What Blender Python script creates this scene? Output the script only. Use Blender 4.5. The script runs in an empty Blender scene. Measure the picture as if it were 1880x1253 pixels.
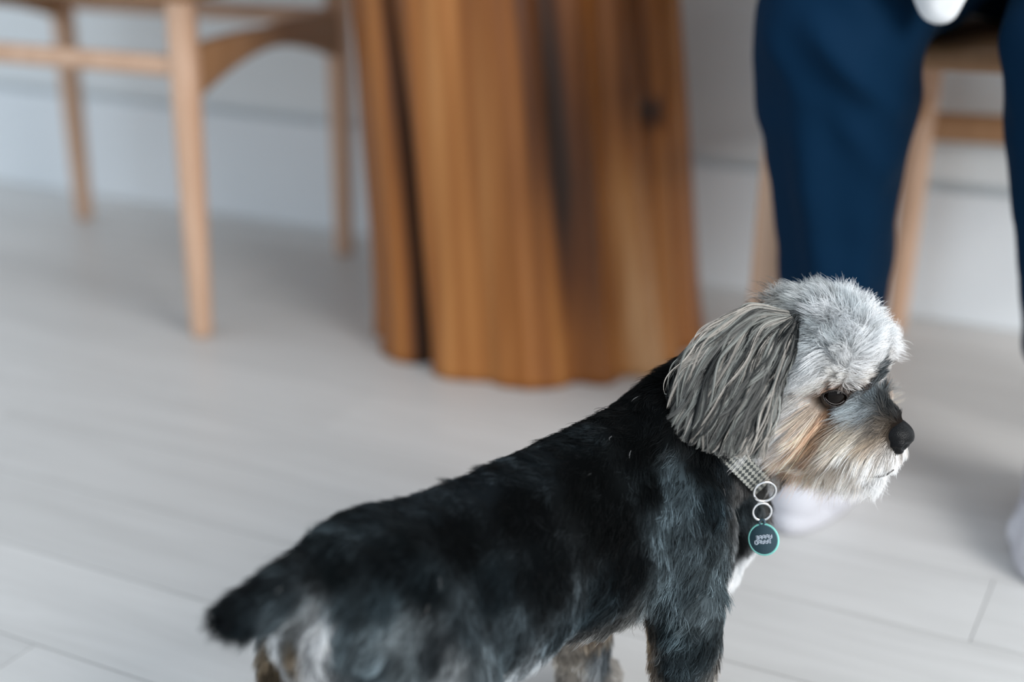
import bpy, bmesh, math, random
import numpy as np
from mathutils import Vector, Matrix
from mathutils.bvhtree import BVHTree
from mathutils.noise import noise as pnoise

scene = bpy.context.scene
col = scene.collection
rng = np.random.default_rng(7)
random.seed(7)

# ------------------------------------------------------------------ camera
PITCH = math.radians(20.0)
CAM = Vector((0, 0, 0.67))
FPX = 1880 * 50 / 36
cam_d = bpy.data.cameras.new('camera'); cam = bpy.data.objects.new('camera', cam_d)
col.objects.link(cam); scene.camera = cam
cam.location = CAM; cam.rotation_euler = (math.pi / 2 - PITCH, 0, 0)
cam_d.lens = 50; cam_d.sensor_width = 36; cam_d.clip_start = 0.05
cam_d.dof.use_dof = True; cam_d.dof.focus_distance = 1.005; cam_d.dof.aperture_fstop = 2.0

# ------------------------------------------------------------------ light and exposure
world = bpy.data.worlds.new('world'); scene.world = world; world.use_nodes = True
wbg = world.node_tree.nodes['Background']
wbg.inputs[0].default_value = (0.80, 0.90, 1.0, 1); wbg.inputs[1].default_value = 0.60

def area(name, loc, target, size, size_y, power, colr):
    l = bpy.data.lights.new(name, 'AREA'); l.shape = 'RECTANGLE'; l.size = size; l.size_y = size_y
    l.energy = power; l.color = colr
    o = bpy.data.objects.new(name, l); col.objects.link(o); o.location = loc
    o.rotation_euler = (Vector(target) - Vector(loc)).to_track_quat('-Z', 'Y').to_euler()
    return o
area('window_daylight', (2.1, -1.2, 1.75), (0.1, 1.3, 0.2), 1.7, 1.5, 62, (1.0, 0.99, 0.975))

vs = scene.view_settings
vs.view_transform = 'Standard'; vs.look = 'None'; vs.gamma = 1; vs.use_curve_mapping = False
vs.exposure = 0.85

# ------------------------------------------------------------------ helpers
_R = Vector((1, 0, 0)); _F = Vector((0, math.cos(PITCH), -math.sin(PITCH))); _U = Vector((0, math.sin(PITCH), math.cos(PITCH)))
def ray(x, y): return _F + _R * ((x - 940) / FPX) - _U * ((y - 626.5) / FPX)      # measured from the photograph
def atz(x, y, z=0.0):
    r = ray(x, y); return CAM + r * ((z - CAM.z) / r.z)

def tag(o, label=None, cat=None, group=None, kind=None):
    for k, v in (('label', label), ('category', cat), ('group', group), ('kind', kind)):
        if v: o[k] = v
    return o
def empty(name, loc=(0, 0, 0)):
    o = bpy.data.objects.new(name, None); col.objects.link(o); o.location = loc; o.empty_display_size = .05
    return o
def link(name, me, mat, parent=None, smooth=True):
    o = bpy.data.objects.new(name, me); col.objects.link(o)
    if mat is not None:
        me.materials.clear(); me.materials.append(mat)
    if smooth:
        me.polygons.foreach_set('use_smooth', [True] * len(me.polygons))
    if parent is not None:
        o.parent = parent; o.matrix_parent_inverse = parent.matrix_basis.inverted()
    return o

class MB:
    """collects verts and faces of one mesh"""
    def __init__(s): s.v = []; s.f = []
    def add(s, vs_, fs_):
        b = len(s.v); s.v += [tuple(x) for x in vs_]; s.f += [tuple(i + b for i in f) for f in fs_]; return s
    def loft(s, rings, cap=True):
        n = len(rings[0]); b = len(s.v)
        for r in rings: s.v += [tuple(x) for x in r]
        for i in range(len(rings) - 1):
            for j in range(n):
                k = (j + 1) % n
                s.f.append((b + i * n + j, b + i * n + k, b + (i + 1) * n + k, b + (i + 1) * n + j))
        if cap:
            s.f.append(tuple(b + j for j in reversed(range(n))))
            s.f.append(tuple(b + (len(rings) - 1) * n + j for j in range(n)))
        return s
    def tube(s, pts, rad, n=16, sq=2.0, flat=1.0, closed=False):
        """swept tube; sq>2 squares the section, flat scales its second axis"""
        pts = [Vector(p) for p in pts]; m = len(pts)
        rad = [rad] * m if not hasattr(rad, '__len__') else rad
        rings = []; up = None
        for i, p in enumerate(pts):
            if closed: t = pts[(i + 1) % m] - pts[i - 1]
            else: t = pts[min(i + 1, m - 1)] - pts[max(i - 1, 0)]
            t.normalize()
            if up is None:
                up = Vector((0, 0, 1)) if abs(t.z) < .8 else Vector((0.3, 1, 0))
            a = (up - t * up.dot(t)).normalized(); b = t.cross(a); up = a
            ring = []
            for k in range(n):
                th = 2 * math.pi * k / n; c, d = math.cos(th), math.sin(th)
                q = (abs(c) ** sq + abs(d) ** sq) ** (-1 / sq)
                ring.append(p + a * (c * q * rad[i]) + b * (d * q * rad[i] * flat))
            rings.append(ring)
        if closed: rings.append(rings[0])
        return s.loft(rings, cap=not closed)
    def box(s, c, h, M=None):
        vs_ = [Vector((c[0] + sx * h[0], c[1] + sy * h[1], c[2] + sz * h[2])) for sz in (-1, 1) for sy in (-1, 1) for sx in (-1, 1)]
        if M is not None: vs_ = [M @ v for v in vs_]
        return s.add(vs_, [(0, 2, 3, 1), (4, 5, 7, 6), (0, 1, 5, 4), (2, 6, 7, 3), (0, 4, 6, 2), (1, 3, 7, 5)])
    def mesh(s, name):
        me = bpy.data.meshes.new(name); me.from_pydata(s.v, [], s.f); me.validate(); me.update(); return me
    def build(s, name, mat, parent=None, smooth=True, bevel=0.0):
        o = link(name, s.mesh(name), mat, parent, smooth)
        if bevel:
            m = o.modifiers.new('bevel', 'BEVEL'); m.width = bevel; m.segments = 2; m.limit_method = 'ANGLE'
        return o

def union(name, parts, voxel, smooth=8, factor=0.5):
    """one continuous skin over ellipsoids ('e', centre, radii, [matrix]) and tapered limbs ('c', p0, r0, p1, r1)"""
    bm = bmesh.new()
    for pt in parts:
        t = bmesh.new()
        if pt[0] == 'e':
            bmesh.ops.create_icosphere(t, subdivisions=3, radius=1)
            M3 = pt[3] if len(pt) > 3 else Matrix.Identity(3)
            for v in t.verts:
                v.co = Vector(pt[1]) + M3 @ Vector((v.co.x * pt[2][0], v.co.y * pt[2][1], v.co.z * pt[2][2]))
        else:
            _, p0, r0, p1, r1 = pt
            for p, r in ((p0, r0), (p1, r1)):
                u = bmesh.ops.create_icosphere(t, subdivisions=3, radius=r)['verts']
                for v in u: v.co += Vector(p)
            res = bmesh.ops.convex_hull(t, input=t.verts[:])
            bmesh.ops.delete(t, geom=[g for g in res['geom_interior'] if isinstance(g, bmesh.types.BMVert)], context='VERTS')
        me = bpy.data.meshes.new('t'); t.to_mesh(me); t.free(); bm.from_mesh(me); bpy.data.meshes.remove(me)
    me = bpy.data.meshes.new('u'); bm.to_mesh(me); bm.free()
    o = bpy.data.objects.new('u', me); col.objects.link(o)
    r = o.modifiers.new('r', 'REMESH'); r.mode = 'VOXEL'; r.voxel_size = voxel
    if smooth:
        q = o.modifiers.new('s', 'SMOOTH'); q.iterations = smooth; q.factor = factor
    dg = bpy.context.evaluated_depsgraph_get()
    out = bpy.data.meshes.new_from_object(o.evaluated_get(dg)); out.name = name
    bpy.data.objects.remove(o); bpy.data.meshes.remove(me)
    return out

def lerp(a, b, t): return a + (b - a) * t
def interp(x, xs, ys): return float(np.interp(x, xs, ys))

# ------------------------------------------------------------------ materials
def mat(name, base=(.5, .5, .5), rough=.5, spec=.5, metal=0.0, coat=0.0, sheen=0.0):
    m = bpy.data.materials.new(name); m.use_nodes = True
    b = m.node_tree.nodes['Principled BSDF']
    b.inputs['Base Color'].default_value = (*base, 1); b.inputs['Roughness'].default_value = rough
    b.inputs['Specular IOR Level'].default_value = spec; b.inputs['Metallic'].default_value = metal
    b.inputs['Coat Weight'].default_value = coat; b.inputs['Sheen Weight'].default_value = sheen
    return m, m.node_tree.nodes, m.node_tree.links, b
def ramp(n, stops):
    r = n.new('ShaderNodeValToRGB'); e = r.color_ramp.elements
    while len(e) < len(stops): e.new(.5)
    for k, (p, c) in enumerate(stops): e[k].position = p; e[k].color = (*c, 1)
    return r
def grain(name, stops, scale=(1, 1, 1), nscale=6, detail=6, rough=.5, spec=.4, bump=.15, coords='Object', coat=0.0, perobj=0.0):
    m, n, l, b = mat(name, rough=rough, spec=spec, coat=coat)
    tc = n.new('ShaderNodeTexCoord'); mp = n.new('ShaderNodeMapping'); mp.inputs['Scale'].default_value = scale
    l.new(tc.outputs[coords], mp.inputs[0])
    nz = n.new('ShaderNodeTexNoise'); nz.inputs['Scale'].default_value = nscale; nz.inputs['Detail'].default_value = detail
    nz.inputs['Roughness'].default_value = .6; nz.inputs['Distortion'].default_value = .6
    vec = mp.outputs[0]
    if perobj:
        oi = n.new('ShaderNodeObjectInfo'); ad = n.new('ShaderNodeVectorMath'); ad.operation = 'ADD'
        sc = n.new('ShaderNodeVectorMath'); sc.operation = 'SCALE'; sc.inputs['Scale'].default_value = 37.0
        cx = n.new('ShaderNodeCombineXYZ'); l.new(oi.outputs['Random'], cx.inputs[0]); l.new(oi.outputs['Random'], cx.inputs[1])
        l.new(cx.outputs[0], sc.inputs[0]); l.new(vec, ad.inputs[0]); l.new(sc.outputs[0], ad.inputs[1]); vec = ad.outputs[0]
    l.new(vec, nz.inputs['Vector'])
    r = ramp(n, stops); l.new(nz.outputs['Fac'], r.inputs[0])
    out = r.outputs[0]
    if perobj:
        hs = n.new('ShaderNodeHueSaturation'); mr = n.new('ShaderNodeMapRange')
        mr.inputs['To Min'].default_value = 1 - perobj; mr.inputs['To Max'].default_value = 1 + perobj
        l.new(oi.outputs['Random'], mr.inputs[0]); l.new(mr.outputs[0], hs.inputs['Value']); l.new(out, hs.inputs['Color']); out = hs.outputs[0]
    l.new(out, b.inputs['Base Color'])
    if bump:
        bp = n.new('ShaderNodeBump'); bp.inputs['Strength'].default_value = bump; bp.inputs['Distance'].default_value = .002
        l.new(nz.outputs['Fac'], bp.inputs['Height']); l.new(bp.outputs[0], b.inputs['Normal'])
    return m

M_floor = grain('bleached_floor_wood', [(.25, (.52, .51, .495)), (.5, (.575, .565, .55)), (.75, (.62, .61, .595))], scale=(1.2, 14, 14), nscale=3, rough=.42, spec=.35, bump=.05, perobj=.05)
M_gap, *_ = mat('floor_joint', (.38, .355, .33), .9)
M_wall = grain('pale_wall_paint', [(.3, (.74, .775, .785)), (.7, (.77, .80, .81))], nscale=3, rough=.6, bump=.03)
M_board = grain('pale_baseboard_paint', [(.3, (.76, .805, .835)), (.7, (.79, .83, .86))], nscale=3, rough=.45, bump=.02)
M_beech = grain('pale_beech_wood', [(.25, (.54, .33, .215)), (.6, (.64, .42, .29)), (.8, (.70, .47, .34))], scale=(9, 9, 1), nscale=5, rough=.42, bump=.05)
M_walnut = grain('warm_oak_wood', [(.25, (.30, .155, .07)), (.6, (.38, .205, .10)), (.8, (.44, .25, .13))], scale=(9, 9, 1), nscale=5, rough=.45, bump=.05)
M_navy, nn, ll, bb = mat('navy_trouser_cloth', (.0008, .0150, .040), .8, .08, sheen=.03)
bb.inputs['Sheen Tint'].default_value = (.10, .35, .6, 1); bb.inputs['Sheen Roughness'].default_value = .4
M_skin, nn, ll, bb = mat('skin', (.60, .36, .27), .5, .4); bb.inputs['Subsurface Weight'].default_value = .1
M_white = grain('white_cotton', [(.3, (.80, .81, .82)), (.7, (.86, .87, .88))], nscale=60, rough=.8, bump=.2)
M_sock = grain('grey_sock_knit', [(.3, (.36, .34, .38)), (.7, (.42, .40, .44))], nscale=120, rough=.9, bump=.3)
M_sole, *_ = mat('white_shoe_canvas', (.56, .555, .59), .7, .3)
M_hairbrown = grain('dark_brown_hair', [(.3, (.02, .013, .01)), (.7, (.06, .04, .03))], scale=(8, 8, 1), nscale=20, rough=.5, bump=.6)

# ------------------------------------------------------------------ the room
WDIR = Vector((0.889, -0.458, 0)); WNOR = Vector((-0.458, -0.889, 0))    # wall runs right and towards us
W0 = Vector((-1.041, 2.80, 0))
def wpt(a, b, z): return W0 + WDIR * a + WNOR * b + Vector((0, 0, z))
WM = Matrix((( WDIR.x, WNOR.x, 0, W0.x), (WDIR.y, WNOR.y, 0, W0.y), (0, 0, 1, 0), (0, 0, 0, 1)))

floor = MB().box((0.6, 2.0, -0.03), (4.2, 2.9, 0.0185), WM).build('floor', M_gap, None, smooth=False); tag(floor, kind='structure')
wall = MB().box((0.6, -0.06, 1.3), (4.2, 0.06, 1.32), WM).build('wall_back', M_wall, None, smooth=False); tag(wall, kind='structure')
bbd = MB().box((0.6, 0.011, 0.094), (4.2, 0.011, 0.094), WM)
bbo = bbd.build('baseboard_back', M_board, None, smooth=False, bevel=.004); tag(bbo, kind='structure')
pan = MB().box((0.6, 0.010, 0.65), (4.2, 0.010, 0.448), WM).build('wainscot_panel', M_wall, wall, smooth=False, bevel=.003)   # a shadow joint is left above the board
# planks, one object each, laid parallel to the wall
PW, PLN = 0.125, 1.9
pm = MB().box((0, 0, 0), (PLN / 2 - .0004, PW / 2 - .0007, 0.006)).mesh('plank'); pm.materials.append(M_floor)
for r in range(0, 38):
    b = 0.0 + PW * (r + .5)
    off = (r * 0.77) % PLN
    for k in range(-2, 4):
        a = -1.6 + off + k * PLN
        if a < -2.6 or a > 4.2: continue
        c = wpt(a, b, -0.006)
        if c.y < -0.9 - .3 * abs(c.x) : continue
        o = bpy.data.objects.new('plank', pm); col.objects.link(o); o.parent = floor
        o.location = c; o.rotation_euler = (0, 0, math.atan2(WDIR.y, WDIR.x))

# ------------------------------------------------------------------ tree trunk table
def trunk_table():
    root = empty('trunk_table', (0.035, 1.90, 0))
    tag(root, 'round table on a thick varnished tree trunk pedestal with split ridges', 'table')
    N, K = 288, 60; Ht = 0.70
    verts, faces, tint = [], [], []
    # ridges and splits measured round the front; angle 0 looks at the camera, positive to the right
    splits = [(-43, 0.036, 4.2, -8), (13, .012, 5, -3), (47, 0.014, 4, 2), (60, .020, 3.0, 1.0), (-16, .008, 6, -2), (29, .014, 5, 1), (-75, .012, 6, 0), (95, .025, 6, 2), (130, .02, 8, 0), (175, .03, 7, 3), (-120, .02, 9, 2), (-150, .015, 5, 0)]
    for k in range(K + 1):
        z = Ht * k / K
        for j in range(N):
            a = -180 + 360 * j / N
            zz = z / .5
            r = 0.226 * (1.0 + .035 * math.exp(-z / .06)) - .014 * zz
            dep = 0
            for (c, d, w, drift) in splits:
                cc = c + drift * zz + 1.6 * pnoise(Vector((c, z * 5, 1)))
                g = math.exp(-(((a - cc + 180) % 360 - 180) / w) ** 2); dep = max(dep, g * d); r -= d * g
            r += .010 * pnoise(Vector((math.cos(math.radians(a)) * 3.5, math.sin(math.radians(a)) * 3.5, z * 1.2)))
            r += .005 * pnoise(Vector((math.cos(math.radians(a)) * 11, math.sin(math.radians(a)) * 11, z * 2.0 + 5)))
            # swollen lobes low down on the right half
            r += .012 * math.exp(-((a - 38) / 7) ** 2) * math.exp(-z / .25) + .009 * math.exp(-((a - 22) / 6) ** 2) * math.exp(-z / .2)
            # knot
            kd = math.hypot((a - 52) * .0040, z - .33); r -= .012 * math.exp(-(kd / .018) ** 2)
            t = math.radians(a)
            verts.append((r * math.sin(t) - .035 * zz, -r * math.cos(t), z))
            s = 0.5 + .35 * pnoise(Vector((a * .06, z * 1.0, 3))) + .2 * pnoise(Vector((a * .22, z * 1.6, 9)))
            # dark heartwood figure running up the middle, pale sapwood at lower right
            s -= .55 * math.exp(-((a - 14 + 8 * zz) / 9) ** 2) * (.25 + .75 * min(1, max(0, (z - .06) / .2)))
            s -= .35 * math.exp(-((a - 38) / 12) ** 2) * min(1, max(0, (z - .24) / .12))
            s += .55 * math.exp(-((a - 40) / 12) ** 2) * max(0, 1 - z / .33)
            s += .18 * math.exp(-((a + 25) / 14) ** 2)
            s -= .7 * math.exp(-((a + 43 + 8 * zz) / 4.0) ** 2)
            s -= .6 * math.exp(-(kd / .016) ** 2) + .35 * math.exp(-((a - 60) / 3) ** 2)
            tint.append(max(0, min(1, s)))
    for k in range(K):
        for j in range(N):
            q = (j + 1) % N
            faces.append((k * N + j, k * N + q, (k + 1) * N + q, (k + 1) * N + j))
    faces.append(tuple(reversed(range(N)))); faces.append(tuple(K * N + j for j in range(N)))
    me = bpy.data.meshes.new('trunk'); me.from_pydata(verts, [], faces)
    at = me.attributes.new('figure', 'FLOAT', 'POINT'); at.data.foreach_set('value', tint)
    m, n, l, b = mat('varnished_trunk_wood', rough=.42, spec=.3, coat=.08)
    b.inputs['Coat Roughness'].default_value = .3
    an = n.new('ShaderNodeAttribute'); an.attribute_name = 'figure'
    tc = n.new('ShaderNodeTexCoord'); mp = n.new('ShaderNodeMapping'); mp.inputs['Scale'].default_value = (26, 26, 2.2)
    l.new(tc.outputs['Object'], mp.inputs[0]); nz = n.new('ShaderNodeTexNoise'); nz.inputs['Scale'].default_value = 1.6; nz.inputs['Detail'].default_value = 8
    l.new(mp.outputs[0], nz.inputs['Vector'])
    ma = n.new('ShaderNodeMath'); ma.operation = 'MULTIPLY_ADD'; ma.inputs[1].default_value = .4; ma.inputs[2].default_value = -.2
    l.new(nz.outputs['Fac'], ma.inputs[0]); ad = n.new('ShaderNodeMath'); ad.operation = 'ADD'; l.new(an.outputs['Fac'], ad.inputs[0]); l.new(ma.outputs[0], ad.inputs[1])
    r = ramp(n, [(0.0, (.030, .012, .005)), (.22, (.12, .038, .009)), (.5, (.29, .10, .020)), (.75, (.43, .18, .050)), (1, (.60, .33, .155))])
    l.new(ad.outputs[0], r.inputs[0]); l.new(r.outputs[0], b.inputs['Base Color'])
    bp = n.new('ShaderNodeBump'); bp.inputs['Strength'].default_value = .25; bp.inputs['Distance'].default_value = .004; l.new(nz.outputs['Fac'], bp.inputs['Height']); l.new(bp.outputs[0], b.inputs['Normal'])
    o = link('trunk', me, m, root); o.matrix_parent_inverse = Matrix.Identity(4)
    # round top, above the frame
    rings = []
    for (rr, z) in ((.385, .70), (.41, .706), (.415, .72), (.41, .735), (.40, .74)):
        rings.append([(rr * math.cos(2 * math.pi * j / 64) * (1 + .02 * math.sin(3 * 2 * math.pi * j / 64)) - .07, rr * math.sin(2 * math.pi * j / 64) - .13, z) for j in range(64)])
    t = MB().loft(rings).build('table_top', M_walnut, root); t.matrix_parent_inverse = Matrix.Identity(4)
    return root
trunk_table()

# ------------------------------------------------------------------ chairs
def chair(name, label, legs, rails, seat_z, mats, back):
    """legs: dict key -> (foot, top of leg); rails: list of (key0, key1, profile kind, z)"""
    c = sum((Vector(f) for f, t in legs.values()), Vector()) / len(legs); c.z = 0
    root = empty(name, c); tag(root, label, 'chair', 'wooden chairs at the trunk table')
    Ml, Md = mats
    for k, (f, t) in legs.items():
        f, t = Vector(f), Vector(t)
        pts = [f.lerp(t, u) for u in (0, .02, .35, .7, 1)]
        MB().tube(pts, [.0125, .0142, .0165, .0185, .0185], n=20, sq=2.6).build('leg', Ml, root)
    at = lambda k, z: Vector(legs[k][0]).lerp(Vector(legs[k][1]), (z - legs[k][0][2]) / (legs[k][1][2] - legs[k][0][2]))
    for (a, b, kind, z) in rails:
        pa, pb = at(a, z), at(b, z); m = MB(); rings = []
        d = (pb - pa).normalized(); nrm = d.cross(Vector((0, 0, 1))).normalized()
        for i in range(21):
            u = i / 20; p = pa.lerp(pb, u)
            if kind == 'bar': up, dn, w = .0135, .0135, .011
            elif kind == 'flat': up, dn, w = .019, .019, .011
            else:   # arched side rail: deep at both ends, shallow in the middle, bowed upwards
                e = abs(2 * u - 1); up = .016 + .012 * e; dn = .014 + .036 * e ** 1.6; w = .012
                p = p + Vector((0, 0, .014 * (1 - e * e)))
            ring = []
            for k in range(16):
                th = 2 * math.pi * k / 16; cc, ss = math.cos(th), math.sin(th); q = (abs(cc) ** 4 + abs(ss) ** 4) ** -.25
                ring.append(p + nrm * (cc * q * w) + Vector((0, 0, ss * q * (up if ss > 0 else dn))))
            rings.append(ring)
        m.loft(rings).build('rail', Md if kind != 'bar' else Ml, root)
    # seat: rounded slab
    K = list(legs); P4 = [at(k, seat_z) for k in K]; cen = sum(P4, Vector()) / 4
    rings = []
    for (g, dz) in ((1.0, 0), (1.06, .006), (1.07, .016), (1.05, .026), (.98, .030)):
        ring = []
        for j in range(48):
            u = j / 48 * 4; i = int(u) % 4; w = u - int(u)
            e = P4[i].lerp(P4[(i + 1) % 4], w) - cen
            e = e * (1 - .05 * (abs(2 * w - 1) ** 6)); ring.append(cen + e * g + Vector((0, 0, dz)))
        rings.append(ring)
    MB().loft(rings).build('seat', Md, root)
    # back posts and a curved crest rail, above the frame
    b0, b1 = back
    p0, p1 = at(b0, seat_z), at(b1, seat_z); out = ((p0 + p1) / 2 - cen).normalized()
    for p in (p0, p1):
        MB().tube([p, p + Vector((0, 0, .15)) + out * .015, p + Vector((0, 0, .34)) + out * .06], [.018, .017, .013], n=14).build('back_post', Ml, root)
    pts = []
    for i in range(13):
        u = i / 12; q = p0.lerp(p1, lerp(-.06, 1.06, u)) + Vector((0, 0, .31)) + out * (.055 + .05 * math.sin(math.pi * u)); pts.append(q)
    MB().tube(pts, .035, n=14, sq=3, flat=.35).build('backrest', Md, root)
    return root

A, Cc, B = atz(371, 616), atz(633, 466), atz(156, 401); L = A + (B - Cc)
def top(p, cen, z, s): 
    q = cen + (p - cen) * s; return Vector((q.x, q.y, z))
cen = (A + B + Cc + L) / 4
lg = {k: (p, top(p, cen, .455, 1.015)) for k, p in (('A', A), ('C', Cc), ('B', B), ('L', L))}
lg['A'] = (A, Vector((A.x + .006, A.y, .455)))
chair('wooden_chair', 'pale wooden chair with arched side rail, standing left of the tree trunk', lg,
      [('A', 'L', 'bar', .372), ('C', 'B', 'bar', .385), ('A', 'C', 'arch', .368), ('L', 'B', 'arch', .40)], .452, (M_beech, M_walnut), ('L', 'B'))
Pp, Q = atz(1376, 790), atz(1643, 604); rd = Vector((.955, -.296, 0)) * .46
legs2 = {'P': (Pp, Vector((Pp.x + .018, Pp.y + .0, .430))), 'Q': (Q, Vector((Q.x + .012, Q.y - .005, .430))),
         'R': (Q + rd, Q + rd + Vector((0, 0, .430))), 'S': (Pp + rd * 1.05, Pp + rd * 1.05 + Vector((0, 0, .430)))}
chair('wooden_chair', 'wooden chair under the seated person, right of the tree trunk', legs2,
      [('Q', 'R', 'flat', .290), ('P', 'Q', 'flat', .32), ('S', 'R', 'flat', .32)], .428, (M_beech, M_walnut), ('Q', 'R'))

# ------------------------------------------------------------------ seated person
def person():
    root = empty('person', (.62, 1.62, 0))
    tag(root, 'person in navy trousers and white shoes sitting on the wooden chair', 'person')
    back = Vector((.47, .88, 0)); side = Vector((.88, -.47, 0))     # away from the knees / across, to image right
    KL, KR = Vector((.303, 1.345, .52)), Vector((.500, 1.235, .52))
    AL, AR = Vector((.345, 1.405, .085)), Vector((.562, 1.30, .085))
    HL, HR = KL + back * .42 + Vector((.03, 0, .065)), KR + back * .44 + Vector((-.01, 0, .065))
    hip = (HL + HR) / 2
    chest = hip + Vector((0, 0, .36)) - back * .06; neck = hip + Vector((0, 0, .52)) - back * .10
    head = neck + Vector((0, 0, .16)) - back * .06
    SL, SR = neck + Vector((0, 0, -.05)) - side * .18, neck + Vector((0, 0, -.05)) + side * .18
    EL, ER = KL + back * .20 + Vector((.02, 0, .17)) - side * .03, KR + back * .20 + Vector((0, 0, .17)) + side * .03
    WL, WR = (KL + KR) / 2 + Vector((-.05, .03, .135)), (KL + KR) / 2 + Vector((.06, .02, .155))
    cloth_at = (KL + KR) / 2 + Vector((-.036, -.035, .004))
    # body: one skin from head to feet with two hands of five fingers
    P = [('e', hip, (.15, .12, .11)), ('c', hip, .12, chest, .125), ('c', chest, .11, neck, .055), ('c', neck, .05, head, .05),
         ('e', head, (.074, .092, .108)), ('e', head - back * .07 + Vector((0, 0, -.055)), (.05, .05, .05)), ('c', head - back * .088, .012, head - back * .105 + Vector((0, 0, -.03)), .013),
         ('e', head - side * .078, (.012, .02, .03)), ('e', head + side * .078, (.012, .02, .03))]
    for (h, k, a) in ((HL, KL, AL), (HR, KR, AR)):
        P += [('c', h, .078, k, .052), ('c', k, .050, a, .034), ('c', a, .034, a - back * .12 + Vector((0, 0, -.055)), .022), ('c', a, .033, a + back * .03 + Vector((0, 0, -.05)), .028)]
    for (s, e, w, sg) in ((SL, EL, WL, 1), (SR, ER, WR, -1)):
        P += [('c', s, .05, e, .037), ('c', e, .037, w, .025)]
        dn = ((cloth_at + Vector((0, 0, .02))) - w).normalized(); ac = side * sg; pal = w + dn * .045
        P += [('c', w, .024, pal, .022), ('c', pal - back * .022, .016, pal + back * .022, .016)]
        for fi, (off, ln) in enumerate(((-.030, .030), (-.010, .036), (.010, .034), (.028, .027))):
            b0 = pal + back * off + dn * .012; b1 = b0 + dn * ln * .9 + ac * .006; b2 = b1 + dn * ln * .3 + ac * ln * .7
            P += [('c', b0, .0095, b1, .0085), ('c', b1, .0085, b2, .0075)]
        t0 = pal - back * .030 - dn * .012; t1 = t0 - back * .014 + dn * .028 + ac * .012
        P += [('c', t0, .0115, t1, .0095), ('c', t1, .0095, t1 + dn * .022 + back * .012 + ac * .01, .008)]
    link('body', union('body', P, .006, 6), M_skin, root)
    # hair
    link('hair', union('hair', [('e', head + Vector((0, 0, .03)) + back * .015, (.085, .098, .095)), ('c', head + back * .05, .07, head + back * .06 + Vector((0, 0, -.12)), .06)], .008, 5), M_hairbrown, root)
    # trousers: pelvis and two legs down to open cropped hems
    T = [('e', hip + Vector((0, 0, -.01)), (.185, .155, .125)), ('c', hip, .14, hip + Vector((0, 0, .10)), .135)]
    for (h, k, a, sg) in ((HL, KL, AL, -1), (HR, KR, AR, 1)):
        hem = k.lerp(a, .72)
        T += [('c', h, .108, k + back * .06 + Vector((0, 0, .005)), .083), ('c', k + back * .06, .083, k + Vector((0, 0, -.03)), .078),
              ('c', k + Vector((0, 0, -.03)), .078, k.lerp(a, .22) + side * sg * .004, .076), ('c', k.lerp(a, .22), .076, k.lerp(a, .48), .062), ('c', k.lerp(a, .48), .062, hem, .053)]
    me = union('trousers', T, .007, 8)
    # creases: ridges that run down and across each shin
    n = len(me.vertices); co = np.empty(n * 3); me.vertices.foreach_get('co', co); co = co.reshape(-1, 3)
    no = np.empty(n * 3); me.vertices.foreach_get('normal', no); no = no.reshape(-1, 3)
    disp = np.zeros(n)
    for (k, a, sg) in ((KL, AL, -1), (KR, AR, 1)):
        sd = np.array(side); rel = co - np.array(k); u = rel @ sd; z = co[:, 2]
        near = np.exp(-np.clip(np.abs(u) - .09, 0, None) / .01)
        fr = np.clip(-(no @ np.array(back)), 0, 1)
        for (u0, z0, u1, z1, wd, hh) in ((-.012, .43, .012, .20, .017, .016), (.045, .52, -.02, .60, .015, .016), (.075, .415, .0, .50, .013, .016), (.06, .36, .02, .43, .012, .007), (-.055, .40, -.04, .22, .012, .006), (.048, .33, .035, .20, .011, .007), (-.05, .50, -.01, .44, .012, .006)):
            d = np.array([u1 - u0, z1 - z0]); L2 = d @ d
            t = np.clip(((u - u0) * d[0] + (z - z0) * d[1]) / L2, 0, 1)
            dist = np.hypot(u - (u0 + t * d[0]), z - (z0 + t * d[1]))
            disp += hh * np.exp(-(dist / wd) ** 2) * fr * near * np.sin(math.pi * np.clip(t * .8 + .1, 0, 1))
    for i in range(n):
        disp[i] += .004 * pnoise(Vector(co[i]) * 22) + .006 * pnoise(Vector((co[i][0] * 9, co[i][1] * 9, co[i][2] * 5)))
    me.vertices.foreach_set('co', (co + no * disp[:, None]).ravel()); me.update()
    link('trousers', me, M_navy, root)
    # white jumper
    J = [('c', hip + Vector((0, 0, .09)), .15, chest, .15), ('c', chest, .14, neck + Vector((0, 0, -.04)), .075)]
    for (s, e, w) in ((SL, EL, WL), (SR, ER, WR)):
        J += [('c', s, .066, e, .052), ('c', e, .052, e.lerp(w, .88), .036), ('c', neck + Vector((0, 0, -.07)), .08, s, .066)]
    link('jumper', union('jumper', J, .008, 6), M_white, root)
    # socks and shoes
    for (k, a) in ((KL, AL), (KR, AR)):
        f = -back
        link('sock', union('sock', [('c', a, .041, k.lerp(a, .66), .046), ('c', a + Vector((0, 0, -.005)), .041, a + f * .075 + Vector((0, 0, -.038)), .033), ('e', a + back * .028 + Vector((0, 0, -.035)), (.036, .036, .036))], .004, 5), M_sock, root)
        sh = union('shoe', [('e', a + back * .03 + Vector((0, 0, -.043)), (.040, .040, .040)), ('c', a + Vector((0, 0, -.025)), .043, a + f * .085 + Vector((0, 0, -.050)), .034), ('c', a + f * .085 + Vector((0, 0, -.050)), .034, a + f * .125 + Vector((0, 0, -.058)), .026),
                            ('c', a + f * .09 + side * .018 + Vector((0, 0, -.06)), .025, a + f * .09 - side * .018 + Vector((0, 0, -.06)), .025)], .004, 6)
        so = link('shoe', sh, M_sole, root)
        rings = []
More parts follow.
